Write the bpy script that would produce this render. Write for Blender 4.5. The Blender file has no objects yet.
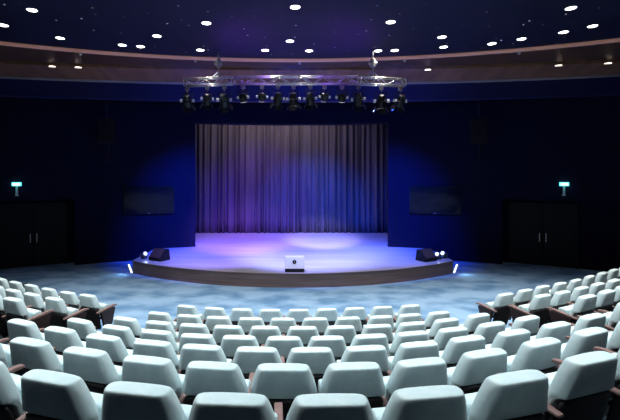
import bpy, bmesh, math, random
from mathutils import Vector, Matrix
random.seed(7)
PI = math.pi
sc = bpy.context.scene
C = sc.collection

# ------------------------------------------------------------------ camera, world, exposure
CAM = (-0.265, 0.0, 3.647)
cd = bpy.data.cameras.new('camera')
cam = bpy.data.objects.new('camera', cd); C.objects.link(cam)
cam.location = CAM
cam.rotation_euler = (PI/2, 0, 0)
cd.sensor_width = 36.0
cd.lens = 413.0/620.0*36.0
cd.shift_x = (310-286)/620.0
cd.shift_y = -(210-178)/620.0
cd.clip_end = 200
sc.camera = cam
w = bpy.data.worlds.new('world'); sc.world = w; w.use_nodes = True
w.node_tree.nodes['Background'].inputs[0].default_value = (0.05, 0.08, 0.2, 1)
w.node_tree.nodes['Background'].inputs[1].default_value = 0.03
sc.view_settings.view_transform = 'Standard'
sc.view_settings.look = 'None'
sc.view_settings.gamma = 1.0
sc.view_settings.use_curve_mapping = False
sc.view_settings.exposure = 0.0
sc.cycles.max_bounces = 6
sc.cycles.sample_clamp_indirect = 4.0

def spot(name, loc, aim, col, power, deg, blend=0.6, size=0.06):
    l = bpy.data.lights.new(name, 'SPOT'); l.color = col; l.energy = power
    l.spot_size = math.radians(deg); l.spot_blend = blend; l.shadow_soft_size = size
    o = bpy.data.objects.new(name, l); C.objects.link(o); o.location = loc
    o.rotation_euler = (Vector(aim)-Vector(loc)).to_track_quat('-Z', 'Y').to_euler()
    return o
def area(name, loc, aim, col, power, sx, sy, spread=180):
    l = bpy.data.lights.new(name, 'AREA'); l.color = col; l.energy = power
    l.shape = 'RECTANGLE'; l.size = sx; l.size_y = sy; l.spread = math.radians(spread)
    o = bpy.data.objects.new(name, l); C.objects.link(o); o.location = loc
    o.rotation_euler = (Vector(aim)-Vector(loc)).to_track_quat('-Z', 'Y').to_euler()
    return o

CEIL = 7.65
WARM = (1.0, 0.93, 0.84)
# unseen house lamps added over the seating, bare sources without fittings
P_HOUSE = 900
for x, y, k in [(-5.0, 2.0, 0.22), (-1.7, 1.7, 0.22), (1.7, 1.7, 0.22), (5.0, 2.0, 0.22), (-4.2, 4.4, 0.95), (0.0, 4.4, 0.95), (4.2, 4.4, 0.95), (-8.0, 6.0, 0.8), (8.0, 6.0, 0.8), (-2.2, 7.4, 0.6), (2.2, 7.4, 0.6)]:
    spot('unseen_house_light', (x, y, CEIL-0.06), (x, y+1.2, 0), (0.90, 0.98, 1.0), P_HOUSE*k, 110, 0.8, 0.12)
# coloured stage wash from the lighting bar
VIO = (0.42, 0.16, 1.0); BLU = (0.02, 0.10, 1.0); LAV = (0.55, 0.5, 1.0); DEEP = (0.0, 0.04, 1.0)
TY = 13.0
for x, aim, col, pw, dg in [
    (-3.2, (-4.6, 17.4, 0.5), BLU, 2000, 50), (3.2, (4.6, 17.4, 0.5), BLU, 2400, 50),
    (-2.3, (-2.3, 20.3, 0.5), VIO, 6500, 44), (-1.2, (-1.8, 23.8, 2.4), (0.18, 0.03, 1.0), 5000, 40),
    (1.0, (1.6, 21.0, 0.5), LAV, 8500, 28), (0.3, (1.2, 23.8, 1.6), (0.0, 0.08, 1.0), 10000, 40),
    (-0.3, (0.6, 16.8, 0.5), (0.26, 0.30, 1.0), 7600, 64), (2.6, (3.0, 16.8, 0.5), (0.20, 0.26, 1.0), 4400, 54),
    (-2.7, (-3.0, 16.8, 0.5), (0.26, 0.20, 1.0), 3600, 54)]:
    spot('stage_wash_light', (x, TY+0.30, 5.85), aim, col, pw, dg, 0.8, 0.08)
# blue floods on the walls either side of the opening
for s in (-1, 1):
    spot('wall_flood_light', (s*3.2, TY+0.8, 5.9), (s*4.3, 18.9, 2.0), (0.0, 0.05, 1.0), 5600, 64, 1.0, 0.1)
    spot('ceiling_glow_fill', (s*1.9, TY-0.6, 5.9), (s*1.2, 12.2, CEIL), (0.30, 0.06, 1.0), 120, 110, 1.0, 0.1)  # added fill that gives the ceiling its violet stage glow
    spot('band_flood_light', (s*3.2, TY+0.6, 6.5), (s*4.6, 16.4, 7.1), DEEP, 110, 110, 1.0, 0.1)
spot('band_flood_light', (0, TY+0.6, 6.3), (0, 17.5, 6.9), DEEP, 200, 130, 1.0, 0.1)

# ------------------------------------------------------------------ materials
def mat(name, base, rough=0.6, metal=0.0, spec=0.5, noise=None, bump=None, emit=None):
    m = bpy.data.materials.new(name); m.use_nodes = True
    nt = m.node_tree; b = nt.nodes['Principled BSDF']
    b.inputs['Base Color'].default_value = (*base, 1)
    b.inputs['Roughness'].default_value = rough
    b.inputs['Metallic'].default_value = metal
    b.inputs['Specular IOR Level'].default_value = spec
    tc = nt.nodes.new('ShaderNodeTexCoord')
    if noise:                                   # (scale, other colour, detail, lo, hi, stretch)
        sc_, col2, det, lo, hi, st = noise
        mp = nt.nodes.new('ShaderNodeMapping'); mp.inputs['Scale'].default_value = st
        nt.links.new(tc.outputs['Object'], mp.inputs[0])
        n = nt.nodes.new('ShaderNodeTexNoise'); n.inputs['Scale'].default_value = sc_; n.inputs['Detail'].default_value = det
        nt.links.new(mp.outputs[0], n.inputs['Vector'])
        r = nt.nodes.new('ShaderNodeValToRGB')
        r.color_ramp.elements[0].position = lo; r.color_ramp.elements[0].color = (*col2, 1)
        r.color_ramp.elements[1].position = hi; r.color_ramp.elements[1].color = (*base, 1)
        nt.links.new(n.outputs['Fac'], r.inputs[0]); nt.links.new(r.outputs[0], b.inputs['Base Color'])
    if bump:                                    # (scale, strength, distance)
        n2 = nt.nodes.new('ShaderNodeTexNoise'); n2.inputs['Scale'].default_value = bump[0]; n2.inputs['Detail'].default_value = 4
        nt.links.new(tc.outputs['Object'], n2.inputs['Vector'])
        bp = nt.nodes.new('ShaderNodeBump'); bp.inputs['Strength'].default_value = bump[1]; bp.inputs['Distance'].default_value = bump[2]
        nt.links.new(n2.outputs['Fac'], bp.inputs['Height']); nt.links.new(bp.outputs[0], b.inputs['Normal'])
    if emit:
        b.inputs['Emission Color'].default_value = (*emit[0], 1); b.inputs['Emission Strength'].default_value = emit[1]
    return m

M = {}
M['cover'] = mat('seat_cover_fabric', (0.73, 0.86, 0.88), 0.85, spec=0.2, noise=(5, (0.61, 0.76, 0.79), 3, 0.35, 0.6, (1, 1, 1)), bump=(6, 0.35, 0.03))
M['shell'] = mat('seat_shell_dark', (0.016, 0.014, 0.016), 0.45)
M['armwood'] = mat('armrest_wood', (0.29, 0.18, 0.165), 0.5, noise=(5, (0.22, 0.13, 0.12), 4, 0.3, 0.7, (1, 8, 1)))
M['armside'] = mat('armrest_side', (0.03, 0.016, 0.017), 0.5)
M['steel'] = mat('dark_steel', (0.03, 0.03, 0.035), 0.4, 0.6)
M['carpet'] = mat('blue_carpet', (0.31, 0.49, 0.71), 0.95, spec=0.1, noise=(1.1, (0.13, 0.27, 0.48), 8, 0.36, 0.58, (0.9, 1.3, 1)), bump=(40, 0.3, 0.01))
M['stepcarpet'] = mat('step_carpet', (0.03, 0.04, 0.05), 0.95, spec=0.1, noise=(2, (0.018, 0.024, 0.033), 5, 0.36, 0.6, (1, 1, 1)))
M['deck'] = mat('stage_deck_boards', (0.52, 0.48, 0.52), 0.42, noise=(1.4, (0.40, 0.37, 0.42), 4, 0.35, 0.65, (0.25, 4, 1)))
M['fascia'] = mat('stage_fascia_wood', (0.19, 0.125, 0.12), 0.55, noise=(1.5, (0.11, 0.07, 0.066), 5, 0.3, 0.7, (0.6, 0.6, 9)))
M['black'] = mat('matt_black', (0.006, 0.006, 0.008), 0.6, spec=0.25)
M['blackmetal'] = mat('black_metal', (0.02, 0.02, 0.024), 0.35, 0.5)
M['alu'] = mat('aluminium', (0.6, 0.58, 0.58), 0.35, 0.9)
M['whitepaint'] = mat('white_paint', (0.75, 0.70, 0.70), 0.5)
M['copper'] = mat('glowing_copper_rim', (0.75, 0.42, 0.28), 0.5, emit=((0.9, 0.42, 0.26), 0.11))  # weak warm glow put into the copper so the rim reads as lit
M['soffit'] = mat('brown_soffit', (0.14, 0.065, 0.035), 0.4, noise=(1.5, (0.10, 0.05, 0.03), 3, 0.3, 0.7, (1, 1, 1)))
M['soffit2'] = mat('glossy_brown_fascia', (0.34, 0.17, 0.085), 0.25, noise=(0.8, (0.22, 0.11, 0.06), 3, 0.3, 0.7, (3, 0.5, 1)))
M['lip'] = mat('grey_lip', (0.45, 0.38, 0.36), 0.5)
M['bluewall'] = mat('blue_bulkhead_paint', (0.007, 0.010, 0.085), 0.6)
M['lamp'] = mat('lamp_white', (1, 1, 1), emit=((1.0, 0.95, 0.88), 9.0))
M['softlamp'] = mat('soffit_lamp_glow', (1, 1, 1), emit=((1.0, 0.85, 0.72), 2.5))
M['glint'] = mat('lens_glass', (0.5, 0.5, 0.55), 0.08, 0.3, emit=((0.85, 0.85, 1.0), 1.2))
M['cyan'] = mat('exit_sign_light', (0.1, 0.5, 0.5), emit=((0.10, 0.80, 0.85), 1.6))
M['cyanwhite'] = mat('exit_sign_panel', (0.8, 1, 1), emit=((0.75, 1.0, 1.0), 3.0))
M['footglow'] = mat('floor_lamp_glow', (1, 1, 1), emit=((0.75, 0.88, 1.0), 2.2))
M['screen'] = mat('screen_glass', (0.012, 0.014, 0.012), 0.07, spec=0.12, noise=(2.2, (0.004, 0.005, 0.01), 5, 0.35, 0.6, (1, 1, 2)))
M['grille'] = mat('speaker_grille', (0.06, 0.035, 0.03), 0.6)
M['badge'] = mat('badge_silver', (0.6, 0.6, 0.65), 0.4, 0.3)
M['curtain'] = mat('curtain_velour', (0.11, 0.095, 0.11), 0.95, spec=0.05, noise=(3, (0.075, 0.065, 0.075), 3, 0.3, 0.7, (1, 1, 0.1)))

def panel_wall_mat():
    m = mat('panelled_dark_wall', (0.0035, 0.004, 0.020), 0.75, spec=0.15)
    nt = m.node_tree; b = nt.nodes['Principled BSDF']
    uv = nt.nodes.new('ShaderNodeUVMap'); sp = nt.nodes.new('ShaderNodeSeparateXYZ')
    nt.links.new(uv.outputs[0], sp.inputs[0])
    def seam(out, step, width):
        a = nt.nodes.new('ShaderNodeMath'); a.operation = 'DIVIDE'; a.inputs[1].default_value = step
        nt.links.new(out, a.inputs[0])
        f = nt.nodes.new('ShaderNodeMath'); f.operation = 'FRACT'; nt.links.new(a.outputs[0], f.inputs[0])
        g = nt.nodes.new('ShaderNodeMath'); g.operation = 'LESS_THAN'; g.inputs[1].default_value = width
        nt.links.new(f.outputs[0], g.inputs[0]); return g.outputs[0]
    s1 = seam(sp.outputs['X'], 1.2, 0.02); s2 = seam(sp.outputs['Y'], 2.4, 0.012)
    mx = nt.nodes.new('ShaderNodeMath'); mx.operation = 'MAXIMUM'
    nt.links.new(s1, mx.inputs[0]); nt.links.new(s2, mx.inputs[1])
    mix = nt.nodes.new('ShaderNodeMixRGB'); nt.links.new(mx.outputs[0], mix.inputs[0])
    mix.inputs[1].default_value = (0.0035, 0.004, 0.020, 1); mix.inputs[2].default_value = (0.003, 0.003, 0.005, 1)
    nt.links.new(mix.outputs[0], b.inputs['Base Color'])
    return m
M['wall'] = panel_wall_mat()

def ceiling_mat():                              # navy ceiling with a fibre-optic star pattern
    m = mat('starry_navy_ceiling', (0.0032, 0.0032, 0.027), 0.7)
    nt = m.node_tree; b = nt.nodes['Principled BSDF']
    tc = nt.nodes.new('ShaderNodeTexCoord')
    v = nt.nodes.new('ShaderNodeTexVoronoi'); v.voronoi_dimensions = '2D'; v.inputs['Scale'].default_value = 1.5; v.inputs['Randomness'].default_value = 1.0
    nt.links.new(tc.outputs['Object'], v.inputs['Vector'])
    lt = nt.nodes.new('ShaderNodeMath'); lt.operation = 'LESS_THAN'; lt.inputs[1].default_value = 0.035
    nt.links.new(v.outputs['Distance'], lt.inputs[0])
    sp = nt.nodes.new('ShaderNodeSeparateXYZ'); nt.links.new(v.outputs['Color'], sp.inputs[0])
    pw = nt.nodes.new('ShaderNodeMath'); pw.operation = 'POWER'; pw.inputs[1].default_value = 3.0
    nt.links.new(sp.outputs['X'], pw.inputs[0])
    mu = nt.nodes.new('ShaderNodeMath'); mu.operation = 'MULTIPLY'
    nt.links.new(lt.outputs[0], mu.inputs[0]); nt.links.new(pw.outputs[0], mu.inputs[1])
    m2 = nt.nodes.new('ShaderNodeMath'); m2.operation = 'MULTIPLY'; m2.inputs[1].default_value = 0.8
    nt.links.new(mu.outputs[0], m2.inputs[0])
    b.inputs['Emission Color'].default_value = (0.75, 0.75, 0.95, 1)
    nt.links.new(m2.outputs[0], b.inputs['Emission Strength'])
    return m
M['ceiling'] = ceiling_mat()

# ------------------------------------------------------------------ mesh helpers
def obj(name, bm, m, parent=None, smooth=False, bevel=0, loc=None, rot=None, subd=0):
    me = bpy.data.meshes.new(name); bmesh.ops.recalc_face_normals(bm, faces=bm.faces); bm.to_mesh(me); bm.free()
    mats = m if isinstance(m, (list, tuple)) else [m]
    for k in mats: me.materials.append(k)
    if smooth:
        for p in me.polygons: p.use_smooth = True
    o = bpy.data.objects.new(name, me); C.objects.link(o)
    if parent: o.parent = parent
    if loc: o.location = loc
    if rot: o.rotation_euler = rot
    if bevel:
        b = o.modifiers.new('bevel', 'BEVEL'); b.width = bevel; b.segments = 2; b.limit_method = 'ANGLE'
    if subd:
        s = o.modifiers.new('subd', 'SUBSURF'); s.levels = subd; s.render_levels = subd
    return o
def tag(o, label, cat, group=None, kind=None):
    o['label'] = label; o['category'] = cat
    if group: o['group'] = group
    if kind: o['kind'] = kind
    return o
def thing(name, label, cat, loc=(0, 0, 0), rz=0, group=None):
    o = bpy.data.objects.new(name, None); C.objects.link(o); o.empty_display_size = 0.1
    o.location = loc; o.rotation_euler = (0, 0, rz)
    return tag(o, label, cat, group)
def struct(name, bm, m, **k):
    o = obj(name, bm, m, **k)
    if o.parent is None: o['kind'] = 'structure'
    return o
def box(bm, x0, x1, y0, y1, z0, z1, mi=0, mtx=None):
    vs = [Vector((x, y, z)) for z in (z0, z1) for x, y in ((x0, y0), (x1, y0), (x1, y1), (x0, y1))]
    if mtx: vs = [mtx @ v for v in vs]
    v = [bm.verts.new(p) for p in vs]
    for f in ((0, 3, 2, 1), (4, 5, 6, 7), (0, 1, 5, 4), (1, 2, 6, 5), (2, 3, 7, 6), (3, 0, 4, 7)):
        bm.faces.new([v[i] for i in f]).material_index = mi
    return v
def tube(bm, p0, p1, r, n=8, r2=None, mi=0):
    p0, p1 = Vector(p0), Vector(p1); d = (p1-p0).normalized()
    a = d.orthogonal().normalized(); b = d.cross(a); r2 = r if r2 is None else r2
    A = [bm.verts.new(p0+(a*math.cos(t)+b*math.sin(t))*r) for t in [2*PI*k/n for k in range(n)]]
    B = [bm.verts.new(p1+(a*math.cos(t)+b*math.sin(t))*r2) for t in [2*PI*k/n for k in range(n)]]
    for k in range(n):
        bm.faces.new((A[k], A[(k+1) % n], B[(k+1) % n], B[k])).material_index = mi
    bm.faces.new(A[::-1]).material_index = mi; bm.faces.new(B).material_index = mi
def prism(bm, pts, z0, z1, mi_side=0, mi_top=0):          # pts = xy outline
    A = [bm.verts.new((x, y, z0)) for x, y in pts]; B = [bm.verts.new((x, y, z1)) for x, y in pts]
    n = len(pts)
    for k in range(n): bm.faces.new((A[k], A[(k+1) % n], B[(k+1) % n], B[k])).material_index = mi_side
    bm.faces.new(A[::-1]).material_index = mi_side; bm.faces.new(B).material_index = mi_top
def side_prism(bm, prof, x0, x1, mi=0):                   # prof = yz outline, extruded along x
    A = [bm.verts.new((x0, y, z)) for y, z in prof]; B = [bm.verts.new((x1, y, z)) for y, z in prof]
    n = len(prof)
    for k in range(n): bm.faces.new((A[k], A[(k+1) % n], B[(k+1) % n], B[k])).material_index = mi
    bm.faces.new(A[::-1]).material_index = mi; bm.faces.new(B).material_index = mi
def ring_sector(bm, cx, cy, r0, r1, a0, a1, z0, z1, n=48, mi=0, mi_top=None):
    """solid sector between two radii; angle measured from +y"""
    mt = mi if mi_top is None else mi_top
    rows = []
    uvl = bm.loops.layers.uv.verify()
    for k in range(n+1):
        a = a0+(a1-a0)*k/n; s, c = math.sin(a), math.cos(a)
        rows.append([bm.verts.new((cx+r*s, cy+r*c, z)) for r, z in ((r0, z0), (r1, z0), (r1, z1), (r0, z1))])
    for k in range(n):
        A, B = rows[k], rows[k+1]
        for q in range(4):
            f = bm.faces.new((A[q], A[(q+1) % 4], B[(q+1) % 4], B[q])); f.material_index = mt if q == 2 else mi
            for lp in f.loops:
                kk = k if lp.vert in A else k+1
                lp[uvl].uv = ((a0+(a1-a0)*kk/n)*r0, lp.vert.co.z)
    bm.faces.new(rows[0][::-1]).material_index = mi; bm.faces.new(rows[-1]).material_index = mi

# ------------------------------------------------------------------ structure: floor, walls, ceiling
bm = bmesh.new(); box(bm, -17, 17, -3, 26, -0.2, 0)
struct('floor', bm, M['carpet'])

WR, WC = 20.0, -0.5                               # the hall's curved front wall
AO = math.asin(4.43/WR)                           # stage opening
AD1 = 0.72               # door recesses
OT = 6.2                                          # top of opening
for s, nm in ((-1, 'left'), (1, 'right')):
    AD0 = math.asin((9.12 if s < 0 else 8.86)/WR)
    bm = bmesh.new()
    ring_sector(bm, 0, WC, WR, WR+0.9, s*AO, s*AD0, 0, 9.0, 20)
    ring_sector(bm, 0, WC, WR, WR+0.9, s*AD0, s*AD1, 2.8, 9.0, 16)
    ring_sector(bm, 0, WC, WR+0.65, WR+0.9, s*AD0, s*AD1, 0, 2.8, 16)
    ring_sector(bm, 0, WC, WR, WR+0.9, s*AD1, s*1.15, 0, 9.0, 20)
    struct('wall_'+nm, bm, M['wall'])
bm = bmesh.new(); ring_sector(bm, 0, WC, WR, WR+0.6, -AO, AO, OT, 9.0, 20)
struct('wall_front', bm, M['wall'])
for s, nm in ((-1, 'side_left'), (1, 'side_right')):
    bm = bmesh.new(); box(bm, s*16.9, s*17.1, -3, 8.6, 0, 9)
    struct('wall_'+nm, bm, M['wall'])
bm = bmesh.new(); box(bm, -17, 17, -3.2, -3.0, 0, 9); struct('wall_back', bm, M['wall'])
# stage house behind the opening
bm = bmesh.new()
box(bm, -6.4, -6.2, 19.6, 25.2, 0, 9); box(bm, 6.2, 6.4, 19.6, 25.2, 0, 9)
box(bm, -6.4, 6.4, 25.0, 25.2, 0, 9); box(bm, -6.4, 6.4, 19.8, 25.2, 8.8, 9)
struct('wall_stage_house', bm, M['black'])

# doors inside the recesses, double leaves
for i, s in enumerate((-1, 1)):
    a_mid = math.asin((10.4 if s < 0 else 10.15)/WR)
    d = bpy.data.objects.new('door_%d' % (i+1), None); C.objects.link(d); d['kind'] = 'structure'
    R_ = WR+0.60
    d.location = (s*R_*math.sin(a_mid), WC+R_*math.cos(a_mid), 0); d.rotation_euler = (0, 0, -s*a_mid)
    for t in (-1, 1):
        bm = bmesh.new(); box(bm, t*0.01, t*1.12, -0.06, 0.0, 0.02, 2.5)
        obj('door_leaf', bm, M['black'], d, bevel=0.008)
        bm = bmesh.new(); box(bm, t*0.10, t*0.13, -0.13, -0.10, 1.0, 1.35)
        box(bm, t*0.10, t*0.13, -0.11, -0.06, 1.02, 1.05); box(bm, t*0.10, t*0.13, -0.11, -0.06, 1.30, 1.33)
        obj('door_handle', bm, M['alu'], d)
    bm = bmesh.new()
    for t in (-1, 1): box(bm, t*1.12, t*1.22, -0.09, 0.0, 0, 2.6)
    box(bm, -1.22, 1.22, -0.09, 0.0, 2.5, 2.6)
    obj('door_frame', bm, M['black'], d)

# ceiling disc, its copper rim, the brown soffit rings and the blue bulkhead
DR, DC = 22.0, 13.85-22.0
AX = 0.66
bm = bmesh.new()
pts = [(DR*math.sin(-AX+2*AX*k/60), DC+DR*math.cos(-AX+2*AX*k/60)) for k in range(61)]
pts += [(17, 8.6), (17, -3), (-17, -3), (-17, 8.6)]
pts = [(max(-17, min(17, x)), y) for x, y in pts]
prism(bm, pts, CEIL, CEIL+0.25)
struct('ceiling', bm, M['ceiling'])
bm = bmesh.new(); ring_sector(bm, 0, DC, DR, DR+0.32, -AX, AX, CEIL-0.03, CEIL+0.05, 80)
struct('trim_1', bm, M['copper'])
def seam_y(x): return 15.0-x*x/110
def strip(rows_fn, n=80, half=13.5):
    bm = bmesh.new(); rr = []
    for k in range(n+1):
        x = -half+2*half*k/n
        rr.append([bm.verts.new(p) for p in rows_fn(x)])
    m_ = len(rr[0])
    for A, B in zip(rr, rr[1:]):
        for q in range(m_): bm.faces.new((A[q], A[(q+1) % m_], B[(q+1) % m_], B[q]))
    bm.faces.new(rr[0][::-1]); bm.faces.new(rr[-1]); return bm
def rim_y(x, u=0.0): return DC+math.sqrt((DR+u)**2-x*x)
struct('trim_2', strip(lambda x: ((x, rim_y(x, 0.32), CEIL), (x, seam_y(x), CEIL), (x, seam_y(x), CEIL+0.2), (x, rim_y(x, 0.32), CEIL+0.2))), M['soffit'])
SR = 50.0; SC = 16.25-SR
# underside falling gently to the grey lip
def lip_y(x): return SC+math.sqrt(SR*SR-x*x)
bm = strip(lambda x: ((x, seam_y(x), CEIL+0.02), (x, seam_y(x)+0.02, CEIL-0.09), (x, lip_y(x), CEIL-0.28), (x, lip_y(x)+0.02, CEIL+0.3), (x, seam_y(x), CEIL+0.3)))
struct('trim_3', bm, M['soffit2'])
bm = bmesh.new(); ring_sector(bm, 0, SC, SR, SR+0.14, -0.26, 0.26, CEIL-0.33, CEIL+0.3, 60)
struct('trim_4', bm, M['lip'])
bm = bmesh.new(); ring_sector(bm, 0, SC, SR+0.14, SR+0.5, -0.25, 0.25, 6.70, 9.0, 60)
struct('trim_5', bm, M['bluewall'])
bm = bmesh.new(); box(bm, -17, 17, 8, 21, 8.95, 9.1); struct('roof_slab', bm, M['black'])

# ------------------------------------------------------------------ seat rows: stepped floor
# per row: name, ring centre x, nearest y, radius
ROWS = ['A', 'B', 'C', 'D', 'E', 'F', 'G', 'H']
RG = {'B': (0.1, 7.34, 10.2), 'C': (0.1, 6.21, 9.26), 'D': (0.1, 5.18, 8.64), 'E': (0.1, 4.24, 8.08), 'F': (0.2, 3.27, 7.2), 'G': (0.2, 2.33, 6.0), 'H': (0.2, 1.38, 5.0)}
STEP = 0.255
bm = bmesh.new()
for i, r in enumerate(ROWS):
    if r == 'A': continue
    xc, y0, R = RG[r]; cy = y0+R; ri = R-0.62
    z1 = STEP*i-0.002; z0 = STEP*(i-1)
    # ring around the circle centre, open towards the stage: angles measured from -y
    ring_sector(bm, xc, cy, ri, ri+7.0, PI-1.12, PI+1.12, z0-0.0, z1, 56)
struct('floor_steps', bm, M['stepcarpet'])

# ------------------------------------------------------------------ theatre seat
def lerp_tab(tab, z):
    for (a, va), (b, vb) in zip(tab, tab[1:]):
        if a >= z >= b: return va+(vb-va)*(a-z)/(a-b)
    return tab[-1][1] if z < tab[-1][0] else tab[0][1]
LEAN = 0.27
def cushion_bm():
    WF = [(0.905, 0.200), (0.86, 0.216), (0.76, 0.250), (0.68, 0.268), (0.66, 0.268), (0.62, 0.257), (0.42, 0.252)]
    WRr = [(0.905, 0.182), (0.86, 0.188), (0.76, 0.212), (0.68, 0.233), (0.62, 0.248), (0.42, 0.248)]
    bm = bmesh.new(); rings = []
    lv = [0.42, 0.46, 0.56, 0.632, 0.642, 0.66, 0.70, 0.76, 0.82, 0.86, 0.893, 0.901, 0.905]
    for z in lv:
        wf, wr = lerp_tab(WF, z), lerp_tab(WRr, z); y = (0.9-z)*LEAN; th = 0.135
        ins = {0.893: 0.003, 0.901: 0.010, 0.905: 0.028}.get(z, 0)
        if z == 0.42: ins = 0.02
        yr = y+(0.075 if z < 0.635 else 0.0)+ins; yf = y+th-ins*0.7
        wf -= ins; wr -= ins*0.9
        if z < 0.635: wr = wf
        pr = [(-wr*0.5, yr), (0, yr), (wr*0.5, yr), (wr-0.02, yr+0.002), (wr, yr+0.014), (min(wf, wr+0.03)-0.004, min(yr+0.045, yf-0.03)),
              (wf, (yr+yf)/2+0.01), (wf, yf-0.022), (wf-0.02, yf), (wf*0.45, yf+0.006), (0, yf+0.008), (-wf*0.45, yf+0.006),
              (-wf+0.02, yf), (-wf, yf-0.022), (-wf, (yr+yf)/2+0.01), (-min(wf, wr+0.03)+0.004, min(yr+0.045, yf-0.03)), (-wr, yr+0.014), (-wr+0.02, yr+0.002)]
        rings.append([bm.verts.new((px, py, z)) for px, py in pr])
    for A, B in zip(rings, rings[1:]):
        for k in range(len(A)): bm.faces.new((A[k], A[(k+1) % len(A)], B[(k+1) % len(A)], B[k]))
    bm.faces.new(rings[0][::-1]); bm.faces.new(rings[-1])
    return bm
def shell_bm():
    bm = bmesh.new(); rings = []
    for z, wd in [(0.14, 0.21), (0.17, 0.225), (0.3, 0.245), (0.45, 0.258), (0.59, 0.256), (0.645, 0.246)]:
        y = (0.9-z)*LEAN-0.004
        th = 0.07
        pr = [(-wd*0.5, y-0.004), (0, y-0.006), (wd*0.5, y-0.004), (wd-0.03, y+0.004), (wd, y+0.035), (wd, y+th), (0, y+th+0.002), (-wd, y+th), (-wd, y+0.035), (-wd+0.03, y+0.004)]
        rings.append([bm.verts.new((px, py, z)) for px, py in pr])
    for A, B in zip(rings, rings[1:]):
        for k in range(len(A)): bm.faces.new((A[k], A[(k+1) % len(A)], B[(k+1) % len(A)], B[k]))
    bm.faces.new(rings[0][::-1]); bm.faces.new(rings[-1])
    return bm
def seatpad_bm():                                 # tipped-up seat cushion
    bm = bmesh.new()
    prof = [(0.34, 0.40), (0.29, 0.62), (0.31, 0.645), (0.38, 0.655), (0.42, 0.63), (0.47, 0.42), (0.45, 0.375), (0.38, 0.36)]
    side_prism(bm, prof, -0.235, 0.235)
    return bm
def arm_bm(x):
    bm = bmesh.new()
    side_prism(bm, [(0.24, 0.22), (0.16, 0.54), (0.48, 0.585), (0.53, 0.56), (0.44, 0.22)], x-0.028, x+0.028)
    return bm
def armcap_bm(x):
    bm = bmesh.new()
    side_prism(bm, [(0.07, 0.54), (0.07, 0.565), (0.50, 0.625), (0.58, 0.615), (0.58, 0.59), (0.48, 0.59)], x-0.028, x+0.028)
    return bm
def leg_bm():
    bm = bmesh.new(); box(bm, -0.03, 0.03, 0.22, 0.30, 0.0, 0.40); box(bm, -0.12, 0.12, 0.18, 0.34, 0.0, 0.025); box(bm, -0.25, 0.25, 0.24, 0.28, 0.36, 0.40)
    return bm
GS = 'pale theatre seats of the curved rows'
def make_seat():
    t = thing('theatre_seat', '', 'seat', group=GS)
    obj('back_cushion', cushion_bm(), M['cover'], t, smooth=True, subd=1)
    obj('back_shell', shell_bm(), M['shell'], t, smooth=True, subd=1)
    obj('seat_cushion', seatpad_bm(), M['cover'], t, smooth=False, bevel=0.03)
    a = obj('armrest', arm_bm(-0.287), M['armside'], t, bevel=0.008)
    obj('armrest_cap', armcap_bm(-0.287), M['armwood'], a, bevel=0.008)
    obj('leg', leg_bm(), M['steel'], t)
    return t
proto = make_seat(); used = []
arm2 = bpy.data.meshes.new('x')
def make_end_arm():
    bm = arm_bm(0.295); me = bpy.data.meshes.new('armrest'); bmesh.ops.recalc_face_normals(bm, faces=bm.faces); bm.to_mesh(me); bm.free(); me.materials.append(M['armside'])
    bm = armcap_bm(0.287); mc = bpy.data.meshes.new('armrest_cap'); bmesh.ops.recalc_face_normals(bm, faces=bm.faces); bm.to_mesh(mc); bm.free(); mc.materials.append(M['armwood'])
    return me, mc
END = make_end_arm()
KIDS = [(k, list(k.children)) for k in proto.children]
def place_seat(x, y, z, a, label, end=False):
    if not used: r = proto; used.append(1)
    else:
        r = proto.copy(); C.objects.link(r)
        for k, gs in KIDS:
            c = k.copy(); C.objects.link(c); c.parent = r
            for g in gs:
                d = g.copy(); C.objects.link(d); d.parent = c
    r.location = (x+0.10*math.sin(a), y-0.10*math.cos(a), z); r.rotation_euler = (0, 0, a)
    r['label'] = label
    if end:
        e = bpy.data.objects.new('armrest', END[0]); C.objects.link(e); e.parent = r
        f = bpy.data.objects.new('armrest_cap', END[1]); C.objects.link(f); f.parent = e
    return r

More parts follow.
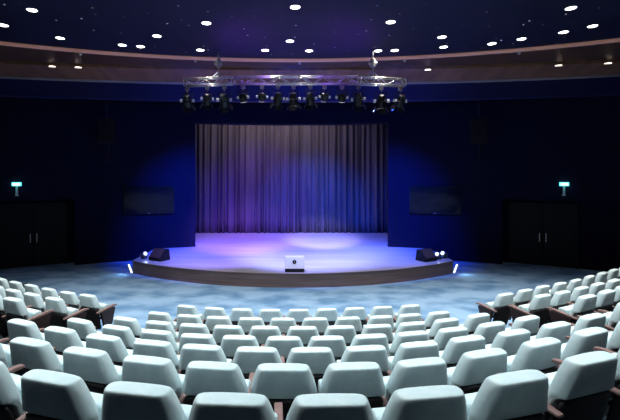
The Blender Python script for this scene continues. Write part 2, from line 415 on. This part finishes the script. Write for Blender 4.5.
SEATS = {
'A' : [(-2.4, 8.89, -0.28), (-1.78, 8.75, -0.18), (-1.19, 8.67, -0.09), (-0.59, 8.63, -0.02), (0.0, 8.64, 0.04), (0.59, 8.68, 0.09), (1.19, 8.75, 0.12), (1.8, 8.83, 0.16), (2.42, 8.93, 0.20)] ,
'B' : [(-2.61, 7.65, -0.28), (-2.03, 7.51, -0.2), (-1.48, 7.42, -0.13), (-0.89, 7.36, -0.06), (-0.32, 7.34, -0.01), (0.26, 7.35, 0.04), (0.85, 7.39, 0.09), (1.45, 7.46, 0.14), (2.0, 7.56, 0.2), (2.57, 7.68, 0.26)] ,
'C' : [(-2.82, 6.6, -0.33), (-2.24, 6.43, -0.24), (-1.68, 6.32, -0.16), (-1.14, 6.25, -0.09), (-0.58, 6.22, -0.04), (-0.01, 6.21, 0.02), (0.56, 6.24, 0.07), (1.13, 6.29, 0.14), (1.68, 6.39, 0.21), (2.27, 6.55, 0.31), (2.88, 6.77, 0.38)] ,
'D' : [(-3.13, 5.77, -0.43), (-2.52, 5.52, -0.33), (-1.94, 5.36, -0.24), (-1.39, 5.23, -0.16), (-0.85, 5.18, -0.08), (-0.29, 5.15, -0.01), (0.25, 5.16, 0.06), (0.8, 5.22, 0.13), (1.35, 5.31, 0.2), (1.93, 5.45, 0.27), (2.53, 5.64, 0.35), (3.16, 5.89, 0.42)] ,
'E' : [(-3.44, 4.99, -0.42), (-2.84, 4.74, -0.37), (-2.25, 4.52, -0.31), (-1.67, 4.37, -0.23), (-1.13, 4.26, -0.15), (-0.56, 4.2, -0.06), (-0.01, 4.19, 0.03), (0.55, 4.23, 0.12), (1.12, 4.33, 0.2), (1.69, 4.48, 0.28), (2.29, 4.66, 0.34), (2.92, 4.9, 0.4), (3.57, 5.2, 0.43)] ,
'F' : [(-3.23, 3.99, -0.38), (-2.57, 3.75, -0.35), (-1.97, 3.54, -0.31), (-1.39, 3.38, -0.23), (-0.84, 3.28, -0.13), (-0.285, 3.25, -0.02), (0.27, 3.27, 0.08), (0.82, 3.34, 0.21), (1.41, 3.51, 0.31), (2.03, 3.74, 0.38), (2.66, 4.0, 0.41), (3.32, 4.29, 0.44)] ,
'G' : [(-2.31, 2.78, -0.40), (-1.7, 2.56, -0.30), (-1.12, 2.42, -0.18), (-0.57, 2.31, -0.06), (-0.015, 2.30, 0.03), (0.55, 2.38, 0.14), (1.15, 2.56, 0.27), (1.80, 2.83, 0.34), (2.42, 3.12, 0.42)] ,
'H' : [(1.24, 1.54, 0.30)],
}
SIDE = {
('B', 'left'): [(-4.48, 8.81, -0.42), (-5.02, 9.03, -0.46), (-5.60, 9.31, -0.49), (-6.18, 9.62, -0.52), (-6.74, 9.91, -0.55), (-7.30, 10.23, -0.58), (-7.86, 10.58, -0.6)],
('C', 'left'): [(-4.57, 7.70, -0.44), (-5.16, 7.99, -0.48), (-5.70, 8.26, -0.52), (-6.24, 8.56, -0.54)],
('D', 'left'): [(-4.74, 6.80, -0.46), (-5.28, 7.08, -0.5)],
('B', 'right'): [(4.45, 8.90, 0.42), (5.06, 9.22, 0.46), (5.64, 9.53, 0.49), (6.24, 9.82, 0.52), (6.82, 10.12, 0.55), (7.44, 10.50, 0.57), (8.05, 10.88, 0.58), (8.64, 11.25, 0.6), (9.22, 11.62, 0.6)],
('C', 'right'): [(4.62, 7.90, 0.44), (5.17, 8.14, 0.48), (5.77, 8.46, 0.50), (6.34, 8.77, 0.52), (6.92, 9.08, 0.54), (7.48, 9.42, 0.56)],
('D', 'right'): [(4.79, 6.96, 0.46), (5.35, 7.26, 0.5), (5.90, 7.58, 0.53)],
('E', 'right'): [(4.48, 5.76, 0.48)],
}
ORD = ['', 'first', 'second', 'third', 'fourth', 'fifth', 'sixth', 'seventh', 'eighth', 'ninth', 'tenth', 'eleventh', 'twelfth', 'thirteenth']
RN = {'A': 'row nearest the stage', 'B': 'second row from the stage', 'C': 'third row from the stage', 'D': 'fourth row from the stage', 'E': 'fifth row from the stage', 'F': 'sixth row from the stage', 'G': 'seventh row from the stage'}
for i, r in enumerate(ROWS):
    L = SEATS[r]; n = len(L); z = STEP*i
    for k, (x, y, a) in enumerate(L):
        if r == 'H': lab = 'pale seat back just showing at the bottom edge, behind the seventh row'
        elif k == 0: lab = 'pale padded seat at the left end of the centre block, '+RN[r]
        elif k == n-1: lab = 'pale padded seat at the right end of the centre block, '+RN[r]
        elif k <= n//2: lab = '%s pale seat from the left, centre block, %s' % (ORD[k+1], RN[r])
        else: lab = '%s pale seat from the right, centre block, %s' % (ORD[n-k], RN[r])
        place_seat(x, y, z, a, lab, end=(k == n-1))
SRN = {'B': 'front row', 'C': 'second row', 'D': 'third row', 'E': 'fourth row'}
for (r, s), L in SIDE.items():
    z = STEP*ROWS.index(r)
    for k, (x, y, a) in enumerate(L):
        if k == 0: lab = 'pale aisle seat with wooden side panel, %s of the %s side block' % (SRN[r], s)
        else: lab = '%s pale seat out from the aisle, %s of the %s side block' % (ORD[k+1], SRN[r], s)
        place_seat(x, y, z, a, lab, end=(k == (0 if s == 'left' else len(L)-1)))

# ------------------------------------------------------------------ stage
SH = 0.48; PR = 10.06; PC = 13.72+PR
a_e = math.asin(6.15/PR)
front = [(PR*math.sin(-a_e+2*a_e*k/64), PC-PR*math.cos(-a_e+2*a_e*k/64)) for k in range(65)]
back_r = [(x, WC+math.sqrt((WR-0.005)**2-x*x)) for x in (6.15, 5.7, 5.3, 4.9, 4.42)]
outline = front+back_r+[(4.42, 19.95), (-4.42, 19.95)]+[(-x, y) for x, y in back_r[::-1]]
bm = bmesh.new(); box(bm, -6.19, 6.19, 19.95, 24.98, 0.0, SH-0.001); struct('floor_stage_house', bm, M['deck'])
st = thing('stage', 'low curved stage with pale boarded deck and dark brown wooden front edge', 'stage', (0, 0, 0))
bm = bmesh.new(); prism(bm, [(x*0.998, y+0.01) for x, y in outline], 0.0, SH-0.03); obj('stage_front', bm, M['fascia'], st)
bm = bmesh.new(); prism(bm, outline, SH-0.03, SH); obj('stage_deck', bm, [M['deck']], st)
bm = bmesh.new()
for k in range(64):
    (x0, y0), (x1, y1) = front[k], front[k+1]
    tube(bm, (x0, y0-0.004, SH-0.02), (x1, y1-0.004, SH-0.02), 0.022, 6)
obj('edge_trim', bm, M['fascia'], st)

# curtain: pleated cloth with real thickness
def curtain(x0, x1, y, z0, z1, name, parent, m, pitch=0.34, amp=0.17, seed=1):
    rnd = random.Random(seed); bm = bmesh.new(); n = int((x1-x0)/0.03); zs = 10
    ph = [rnd.uniform(-1.5, 1.5) for _ in range(60)]; am = [rnd.uniform(0.25, 1.3) for _ in range(60)]
    def yy(x, t):
        u = (x-x0)/pitch; k = int(u) % 60
        f = u-int(u); p = ph[k]*(1-f)+ph[(k+1) % 60]*f; q = am[k]*(1-f)+am[(k+1) % 60]*f
        return y+amp*q*(0.55+0.45*t)*math.sin(2*PI*u+p)+0.035*math.sin(31*x+ph[k]+2*t)+0.02*math.sin(9*x+3*t)
    F, B = [], []
    for i in range(n+1):
        x = x0+(x1-x0)*i/n
        F.append([bm.verts.new((x, yy(x, 1-j/zs), z0+(z1-z0)*j/zs)) for j in range(zs+1)])
        B.append([bm.verts.new((x, yy(x, 1-j/zs)+0.012, z0+(z1-z0)*j/zs)) for j in range(zs+1)])
    for i in range(n):
        for j in range(zs):
            bm.faces.new((F[i][j], F[i+1][j], F[i+1][j+1], F[i][j+1])); bm.faces.new((B[i][j], B[i][j+1], B[i+1][j+1], B[i+1][j]))
        bm.faces.new((F[i][0], B[i][0], B[i+1][0], F[i+1][0])); bm.faces.new((F[i][zs], F[i+1][zs], B[i+1][zs], B[i][zs]))
    for G_, H_ in ((F[0], B[0]), (F[-1], B[-1])):
        for j in range(zs): bm.faces.new((G_[j], G_[j+1], H_[j+1], H_[j]))
    return obj(name, bm, m, parent, smooth=True)
cu = thing('stage_curtain', 'tall pleated grey curtain lit violet and blue, closing the back of the stage', 'curtain', (0, 0, 0))
curtain(-6.15, 0.35, 23.75, SH+0.02, 7.6, 'curtain_panel', cu, M['curtain'], seed=3)
curtain(0.2, 6.15, 23.83, SH+0.02, 7.6, 'curtain_panel', cu, M['curtain'], seed=8)
bm = bmesh.new(); tube(bm, (-6.15, 23.8, 7.66), (6.15, 23.8, 7.66), 0.04); obj('curtain_rail', bm, M['blackmetal'], cu)

# unseen batten added behind the opening's head to warm the curtain top
bt = thing('unseen_light_batten', 'slim unseen light batten added above the curtain, behind the head of the stage opening', 'light', (0, 21.6, 8.2))
bm = bmesh.new(); box(bm, -4.0, 2.2, -0.1, 0.1, -0.05, 0.12); obj('housing', bm, M['blackmetal'], bt)
bm = bmesh.new(); box(bm, -3.9, 2.1, -0.07, 0.07, -0.06, -0.05); obj('diffuser', bm, M['lamp'], bt)
area('curtain_fill_light', (-0.9, 21.6, 8.1), (-0.9, 23.9, 5.0), (1.0, 0.82, 0.84), 130, 6.0, 0.15, 150)

# ------------------------------------------------------------------ ceiling downlights
def make_downlight():
    t = thing('ceiling_downlight', '', 'ceiling light', group='recessed round ceiling downlights')
    bm = bmesh.new(); n = 24
    prof = [(0.135, 0.0), (0.135, -0.012), (0.118, -0.014), (0.108, -0.006), (0.108, 0.0)]
    rr = [[bm.verts.new((r*math.cos(2*PI*k/n), r*math.sin(2*PI*k/n), z)) for r, z in prof] for k in range(n)]
    for k in range(n):
        A, B = rr[k], rr[(k+1) % n]
        for q in range(5): bm.faces.new((A[q], A[(q+1) % 5], B[(q+1) % 5], B[q]))
    obj('bezel', bm, M['whitepaint'], t, smooth=True)
    bm = bmesh.new(); tube(bm, (0, 0, 0.0), (0, 0, -0.009), 0.108, 24); obj('lens', bm, M['lamp'], t)
    return t
DL = [  # x, y on the ceiling plane, label
 (-6.31, 9.83, 'large bright downlight near the top left corner, second from the left edge'),
 (-7.66, 10.80, 'downlight at the left edge of the ceiling'),
 (-6.72, 11.80, 'downlight in the left part, alone below the top left pair'),
 (-5.19, 12.42, 'left one of the close pair of downlights low in the left part'),
 (-4.69, 12.56, 'right one of the close pair of downlights low in the left part'),
 (-3.90, 11.63, 'downlight just above the close pair in the left part'),
 (-2.94, 12.90, 'lower downlight above the left end of the lighting truss'),
 (-2.32, 10.66, 'upper downlight above the left end of the lighting truss'),
 (-0.92, 12.93, 'downlight low over the truss, left of the centre three'),
 (-0.05, 9.66, 'downlight at the top centre of the ceiling'),
 (-0.15, 12.06, 'middle downlight of the centre three, slightly higher than its neighbours'),
 (0.46, 12.98, 'downlight low over the truss, right of the centre three'),
 (2.42, 10.59, 'upper downlight above the right end of the lighting truss'),
 (2.63, 12.98, 'left one of the two low downlights above the right truss end'),
 (3.14, 12.94, 'right one of the two low downlights above the right truss end'),
 (6.44, 9.72, 'highest downlight near the top right corner'),
 (7.80, 10.87, 'rightmost downlight, below the top right corner one'),
 (7.34, 11.32, 'downlight just left of and below the rightmost one'),
 (6.51, 11.88, 'downlight in the right part beside the lower right trio'),
 (5.86-0.0, 12.29, 'lowest lone downlight in the right part, near the rim'),
 (4.16, 11.72, 'upper downlight of the stacked pair right of the truss'),
 (4.55, 12.61, 'lower downlight of the stacked pair right of the truss')]
dl0 = make_downlight()
P_DL = 420
for i, (x, y, lab) in enumerate(DL):
    r = dl0
    if i:
        r = dl0.copy(); C.objects.link(r)
        for k in list(dl0.children):
            c = k.copy(); C.objects.link(c); c.parent = r
    r.location = (x, y, CEIL); r['label'] = lab
    spot('downlight_beam', (x, y, CEIL-0.03), (x, y-1.2, 0), WARM, P_DL if y < 11.5 else P_DL*0.42, 92, 0.8, 0.1)
# slim lamps in the brown soffit
def on_soffit(x, u):                              # u = distance outwards from the rim
    return DC+math.sqrt((DR+u)**2-x*x)
SLD = [(-8.45, 'first small soffit lamp from the left edge'), (-7.6, 'second small soffit lamp from the left edge'),
       (4.85, 'small soffit lamp right of the truss'), (9.2, 'second small soffit lamp in from the right edge'), (10.7, 'small soffit lamp nearest the right edge')]
for x, lab in SLD:
    bm = bmesh.new(); tube(bm, (0, 0, 0), (0, 0, -0.012), 0.11, 20)
    o = obj('soffit_lamp', bm, M['softlamp']); o.location = (x, seam_y(x)+0.12, CEIL-0.098); tag(o, lab+', a thin bright streak', 'ceiling light', 'small lamps in the brown soffit')
for x, lab in [(-6.85, 'left edge and the truss'), (-3.35, 'left end of the truss'), (0.2, 'middle of the truss'), (3.75, 'right end of the truss'), (7.15, 'right edge and the truss')]:
    bm = bmesh.new(); bmesh.ops.create_uvsphere(bm, u_segments=12, v_segments=8, radius=0.05)
    o = obj('smoke_detector', bm, M['whitepaint'], smooth=True); o.location = (x, on_soffit(x, 0.45), CEIL-0.03)
    tag(o, 'tiny white dome on the brown soffit, by the '+lab, 'detector', 'tiny white domes on the soffit')

# ------------------------------------------------------------------ lighting truss
tr = thing('lighting_truss', 'silver lattice lighting truss hung below the ceiling rim in front of the stage', 'truss', (0, TY, 6.826))
def truss_section(p0, p1, name):
    bm = bmesh.new(); p0, p1 = Vector(p0), Vector(p1); d = (p1-p0); Ld = d.length; d.normalize(); nrm = Vector((-d.y, d.x, 0)); h = 0.22
    def P(t, a, b): return p0+d*t+nrm*a+Vector((0, 0, b))
    for a in (-h/2, h/2):
        for b in (0, -h): tube(bm, P(0, a, b), P(Ld, a, b), 0.019, 8)
    k = max(2, round(Ld/0.34)); st_ = Ld/k
    for i in range(k):
        t0, t1 = i*st_, (i+1)*st_
        for a in (-h/2, h/2):
            lo, hi = (-h, 0) if i % 2 else (0, -h)
            tube(bm, P(t0, a, lo), P(t1, a, hi), 0.009, 6)
        for b in (0, -h):
            tube(bm, P(t0, -h/2 if i % 2 else h/2, b), P(t1, h/2 if i % 2 else -h/2, b), 0.012, 6)
    for t in (0, Ld):
        for a in (-h/2, h/2): tube(bm, P(t, a, 0), P(t, a, -h), 0.02, 6)
        for b in (0, -h): tube(bm, P(t, -h/2, b), P(t, h/2, b), 0.02, 6)
    return obj(name, bm, M['alu'], tr, smooth=True)
truss_section((-1.88, 0, 0), (1.98, 0, 0), 'truss_section')
truss_section((-3.52, 0.33, 0), (-1.95, 0.02, 0), 'truss_section')
truss_section((2.05, 0.02, 0), (3.55, 0.33, 0), 'truss_section')
for x, lab in ((-2.40, 'left'), (2.48, 'right')):
    h_ = thing('chain_hoist', 'silver chain hoist holding up the %s part of the lighting truss' % lab, 'hoist', (x, TY+0.05, 6.85), group='hoists of the lighting truss')
    bm = bmesh.new(); tube(bm, (0, 0, 0.0), (0, 0, 0.80), 0.022, 8); obj('chain', bm, M['alu'], h_)
    bm = bmesh.new(); tube(bm, (0, 0, 0.30), (0, 0, 0.55), 0.085, 12); tube(bm, (-0.13, 0, 0.42), (0.13, 0, 0.42), 0.06, 10); obj('motor', bm, M['alu'], h_, smooth=False, bevel=0.015)
    bm = bmesh.new(); tube(bm, (0, 0, 0.02), (-0.14, 0.03, -0.28+0.27), 0.02); tube(bm, (0, 0, 0.16), (0.16, 0, 0.0), 0.014); tube(bm, (0, 0, 0.16), (-0.16, 0, 0.0), 0.014); obj('sling', bm, M['alu'], h_)

def lamp_can(loc, yaw, tilt, label, kind=0, s=1.0):
    t = thing('stage_spotlight', label, 'stage light', loc, yaw, 'stage lights hung from the truss')
    bm = bmesh.new(); tube(bm, (0, 0, 0.0), (0, 0, -0.12*s), 0.018, 8); box(bm, -0.06, 0.06, -0.04, 0.04, -0.07, 0.03); obj('clamp', bm, M['alu'], t)
    bm = bmesh.new()
    box(bm, -0.15*s, 0.15*s, -0.02, 0.02, -0.14*s, -0.12*s)
    for q in (-1, 1): box(bm, q*0.15*s-0.012, q*0.15*s+0.012, -0.02, 0.02, -0.36*s, -0.12*s)
    obj('yoke', bm, M['blackmetal'], t)
    for q in (-1, 1):
        bm = bmesh.new(); tube(bm, (q*0.14*s, 0, -0.34*s), (q*0.20*s, 0, -0.34*s), 0.045*s, 10)
        obj('glint_knob', bm, M['whitepaint'], t)  # knobs added in white paint, bright glints put into the colour
    R3 = Matrix.Translation((0, 0, -0.34*s)) @ Matrix.Rotation(tilt, 4, 'X')
    def body(prof, name, m):
        bm = bmesh.new(); n = 14
        rr = [[bm.verts.new(R3 @ Vector((r*s*math.cos(2*PI*k/n), r*s*math.sin(2*PI*k/n), z*s))) for r, z in prof] for k in range(n)]
        for k in range(n):
            A, B = rr[k], rr[(k+1) % n]
            for q in range(len(prof)-1): bm.faces.new((A[q], A[q+1], B[q+1], B[q]))
        bm.faces.new([a[0] for a in rr]); bm.faces.new([a[-1] for a in rr])
        return obj(name, bm, m, t, smooth=False, bevel=0.0)
    if kind == 0:
        body([(0.05, 0.17), (0.09, 0.15), (0.10, 0.02), (0.12, 0.0), (0.125, -0.17), (0.115, -0.17)], 'lamp_body', M['blackmetal'])
        body([(0.10, -0.172), (0.105, -0.176)], 'lens', M['glint'])
        bm = bmesh.new()
        for q in range(4):
            a = q*PI/2
            mt = R3 @ Matrix.Rotation(a, 4, 'Z') @ Matrix.Translation((0.13*s, 0, -0.17*s)) @ Matrix.Rotation(-0.5, 4, 'Y')
            box(bm, -0.004, 0.004, -0.09*s, 0.09*s, -0.13*s, 0.0, mtx=mt)
        obj('barn_door', bm, M['blackmetal'], t)
    else:
        body([(0.06, 0.13), (0.12, 0.09), (0.13, 0.0), (0.11, -0.12), (0.09, -0.15)], 'lamp_body', M['blackmetal'])
        body([(0.085, -0.152), (0.09, -0.156)], 'lens', M['glint'])
    return t
# x along the truss, kind, tilt
CANS = [(-3.45, 0, 2.6), (-2.78, 0, 0.5), (-2.22, 0, 0.9), (-1.62, 1, 0.2), (-1.02, 1, 0.7), (-0.52, 0, 0.6), (-0.03, 0, 0.3), (0.50, 0, 0.6), (0.95, 1, 0.9), (1.50, 1, 0.2), (2.02, 0, 0.55), (2.78, 0, 0.3), (3.42, 0, 0.7)]
for i, (x, kd, tl) in enumerate(CANS):
    dy = max(0, (abs(x)-1.95))*0.2
    if i == 0: lab = 'black stage light hanging at the left end of the truss'
    elif i == len(CANS)-1: lab = 'black stage light hanging at the right end of the truss'
    elif i <= 6: lab = '%s black stage light from the left end of the truss' % ORD[i+1]
    else: lab = '%s black stage light from the right end of the truss' % ORD[len(CANS)-i]
    s = [1.15, 1.05, 1.2, 1.0, 0.95, 1.1, 1.15, 1.1, 0.95, 1.0, 1.15, 1.25, 1.15][i]
    lamp_can((x, TY+dy+0.02, 6.53), 0.3*math.sin(i*1.7), 0.2+tl*0.6 if i else 0.6, lab, kd, s)

# ------------------------------------------------------------------ screens, exit signs, hanging speakers
for s, nm in ((-1, 'left'), (1, 'right')):
    a = math.asin(6.38/WR); R_ = WR-0.02
    t = thing('wall_screen', 'wide dark glossy screen on the wall %s of the stage opening' % nm, 'screen', (s*R_*math.sin(a), WC+R_*math.cos(a), 2.68), -s*a, 'dark screens flanking the stage')
    bm = bmesh.new(); box(bm, -1.08, 1.08, -0.11, -0.03, -0.63, 0.63); box(bm, -0.4, 0.4, -0.03, 0.02, -0.3, 0.3); obj('screen_frame', bm, M['black'], t, bevel=0.008)
    bm = bmesh.new(); box(bm, -1.05, 1.05, -0.116, -0.108, -0.58, 0.60); obj('screen_panel', bm, M['screen'], t)
    bm = bmesh.new(); box(bm, -0.05, 0.05, -0.118, -0.108, -0.615, -0.595); obj('logo_strip', bm, M['badge'], t)
for s, nm, px in ((-1, 'left', -10.87), (1, 'right', 10.74)):
    a = math.asin(abs(px)/WR); R_ = WR-0.02
    t = thing('exit_sign', 'glowing turquoise exit sign on a short bracket over the %s door recess' % nm, 'exit sign', (s*R_*math.sin(a), WC+R_*math.cos(a), 3.40), -s*a*0.6, 'exit signs over the doors')
    bm = bmesh.new(); box(bm, -0.16, 0.16, -0.11, -0.03, -0.07, 0.08); obj('sign_box', bm, M['cyan'], t, bevel=0.01)
    bm = bmesh.new(); box(bm, -0.12, 0.12, -0.116, -0.108, -0.035, 0.045); obj('sign_panel', bm, M['cyanwhite'], t)
    bm = bmesh.new(); box(bm, -0.035, 0.035, -0.07, -0.03, -0.42, -0.07); box(bm, -0.05, 0.05, -0.06, 0.05, -0.46, -0.40); obj('bracket', bm, M['whitepaint'], t)
    spot('exit_glow', (t.location.x, t.location.y-0.35, 3.42), (t.location.x, t.location.y+0.5, 3.3), (0.1, 0.9, 0.9), 1.5, 150, 1, 0.1)
for s, nm, px in ((-1, 'left', -7.62), (1, 'right', 7.62)):
    t = thing('hanging_speaker', 'black line array speaker hanging high in front of the %s wall' % nm, 'speaker', (px, 16.9, 5.05), -s*0.3, 'black hanging speakers')
    for k in range(4):
        bm = bmesh.new(); y_ = 0.03*k
        side_prism(bm, [(-0.18+y_, k*0.26), (0.2+y_, k*0.26+0.02), (0.2+y_, k*0.26+0.23), (-0.18+y_, k*0.26+0.25)], -0.3, 0.3); obj('speaker_box', bm, M['black'], t, bevel=0.01)
    bm = bmesh.new(); tube(bm, (0, 0.05, 1.0), (0, 0.05, 3.9), 0.03); tube(bm, (0.05, 0.1, -0.75), (0.05, 0.1, 0.05), 0.05); obj('hanging_pole', bm, M['blackmetal'], t)

# ------------------------------------------------------------------ things on and by the stage
def wedge(x, y, rz, label, wd=0.75):
    t = thing('stage_monitor', label, 'speaker', (x, y, SH), rz, 'wedge monitors at the stage ends')
    bm = bmesh.new(); side_prism(bm, [(-0.25, 0.0), (-0.27, 0.12), (0.02, 0.44), (0.20, 0.42), (0.27, 0.0)], -wd/2, wd/2); obj('cabinet', bm, M['black'], t, bevel=0.015)
    bm = bmesh.new(); d = Vector((0.29, 0.32)).normalized(); nx = Vector((-d.y, d.x))
    p = [Vector((-0.262, 0.14))+nx*0.0, Vector((-0.262, 0.14))+nx*0.014, Vector((0.005, 0.432))+nx*0.014, Vector((0.005, 0.432))]
    side_prism(bm, [tuple(v) for v in p], -wd/2+0.04, wd/2-0.04); obj('grille', bm, M['grille'], t)
    bm = bmesh.new()
    for q in (-1, 1): tube(bm, (q*wd/2, 0.02, 0.22), (q*(wd/2+0.012), 0.02, 0.22), 0.05, 12)
    obj('side_handle', bm, M['blackmetal'], t)
    return t
wedge(-5.15, 15.95, PI-0.5+PI, 'black wedge monitor speaker standing on the left end of the stage', 0.62)
wedge(5.12, 15.85, 0.5, 'black wedge monitor speaker standing on the right end of the stage', 0.62)

pb = thing('prompt_box', 'small white sloped box with a dark round opening at the front centre of the stage', 'box', (0.02, 13.98, SH))
bm = bmesh.new(); side_prism(bm, [(-0.10, 0.10), (0.0, 0.50), (0.22, 0.50), (0.30, 0.06), (-0.08, 0.06)], -0.32, 0.32); obj('case', bm, M['whitepaint'], pb, bevel=0.012)
bm = bmesh.new(); box(bm, -0.32, 0.32, -0.13, 0.28, 0.0, 0.12); obj('base', bm, M['black'], pb, bevel=0.006)
bm = bmesh.new(); nrm = Vector((0, -0.97, 0.243)); c0 = Vector((0.0, -0.045, 0.335)); tube(bm, c0-nrm*0.02, c0+nrm*0.012, 0.068, 20); obj('lens', bm, M['black'], pb)
bm = bmesh.new(); tube(bm, c0+nrm*0.012, c0+nrm*0.015, 0.014, 14); obj('badge', bm, M['badge'], pb)

def foot(x, y, z, rz, label, aim, pw):
    t = thing('floor_light', label, 'stage light', (x, y, z), rz, 'small bright floor lights')
    bm = bmesh.new(); box(bm, -0.10, 0.10, -0.08, 0.08, 0.0, 0.02); box(bm, -0.12, -0.105, -0.02, 0.02, 0.0, 0.2); box(bm, 0.105, 0.12, -0.02, 0.02, 0.0, 0.2); obj('stand', bm, M['blackmetal'], t)
    bm = bmesh.new(); tube(bm, (0, 0.12, 0.10), (0, -0.08, 0.20), 0.10, 16); obj('lamp_body', bm, M['alu'], t)
    bm = bmesh.new(); tube(bm, (0, -0.08, 0.20), (0, -0.09, 0.205), 0.07, 16); obj('lens', bm, M['footglow'], t)
    if pw: spot('floor_light_beam', Vector((x, y, z+0.22))+Vector(aim)*0.12, Vector((x, y, z+0.22))+Vector(aim), (0.7, 0.85, 1.0), pw, 110, 0.8, 0.05)
    return t
foot(-5.85, 16.25, SH, 1.0, 'bright floor light behind the left stage monitor', (0.5, -0.5, 0.1), 8)
foot(5.68, 16.15, SH, -0.9, 'bright floor light just right of the right stage monitor', (-0.5, -0.5, 0.1), 8)
foot(5.98, 16.35, SH, -1.0, 'smaller bright floor light at the right tip of the stage', (0.5, -0.6, 0.0), 0)
for s, nm in ((-1, 'left'), (1, 'right')):
    t = thing('step_light', 'glowing strip lamp on the carpet at the %s end of the stage' % nm, 'floor light', (s*6.28, 15.95, 0), -s*0.9, 'glowing strips at the stage ends')
    bm = bmesh.new(); side_prism(bm, [(-0.10, 0.0), (0.12, 0.30), (0.18, 0.30), (0.02, 0.0)], -0.035, 0.035); obj('strip_body', bm, M['alu'], t)
    bm = bmesh.new(); side_prism(bm, [(-0.115, 0.01), (0.105, 0.30), (0.115, 0.295), (-0.10, 0.005)], -0.03, 0.03); obj('strip_lens', bm, M['footglow'], t)
    spot('step_light_beam', (s*6.36, 15.75, 0.35), (s*6.8, 15.0, 0), (0.6, 0.8, 1.0), 14, 140, 0.8, 0.08)
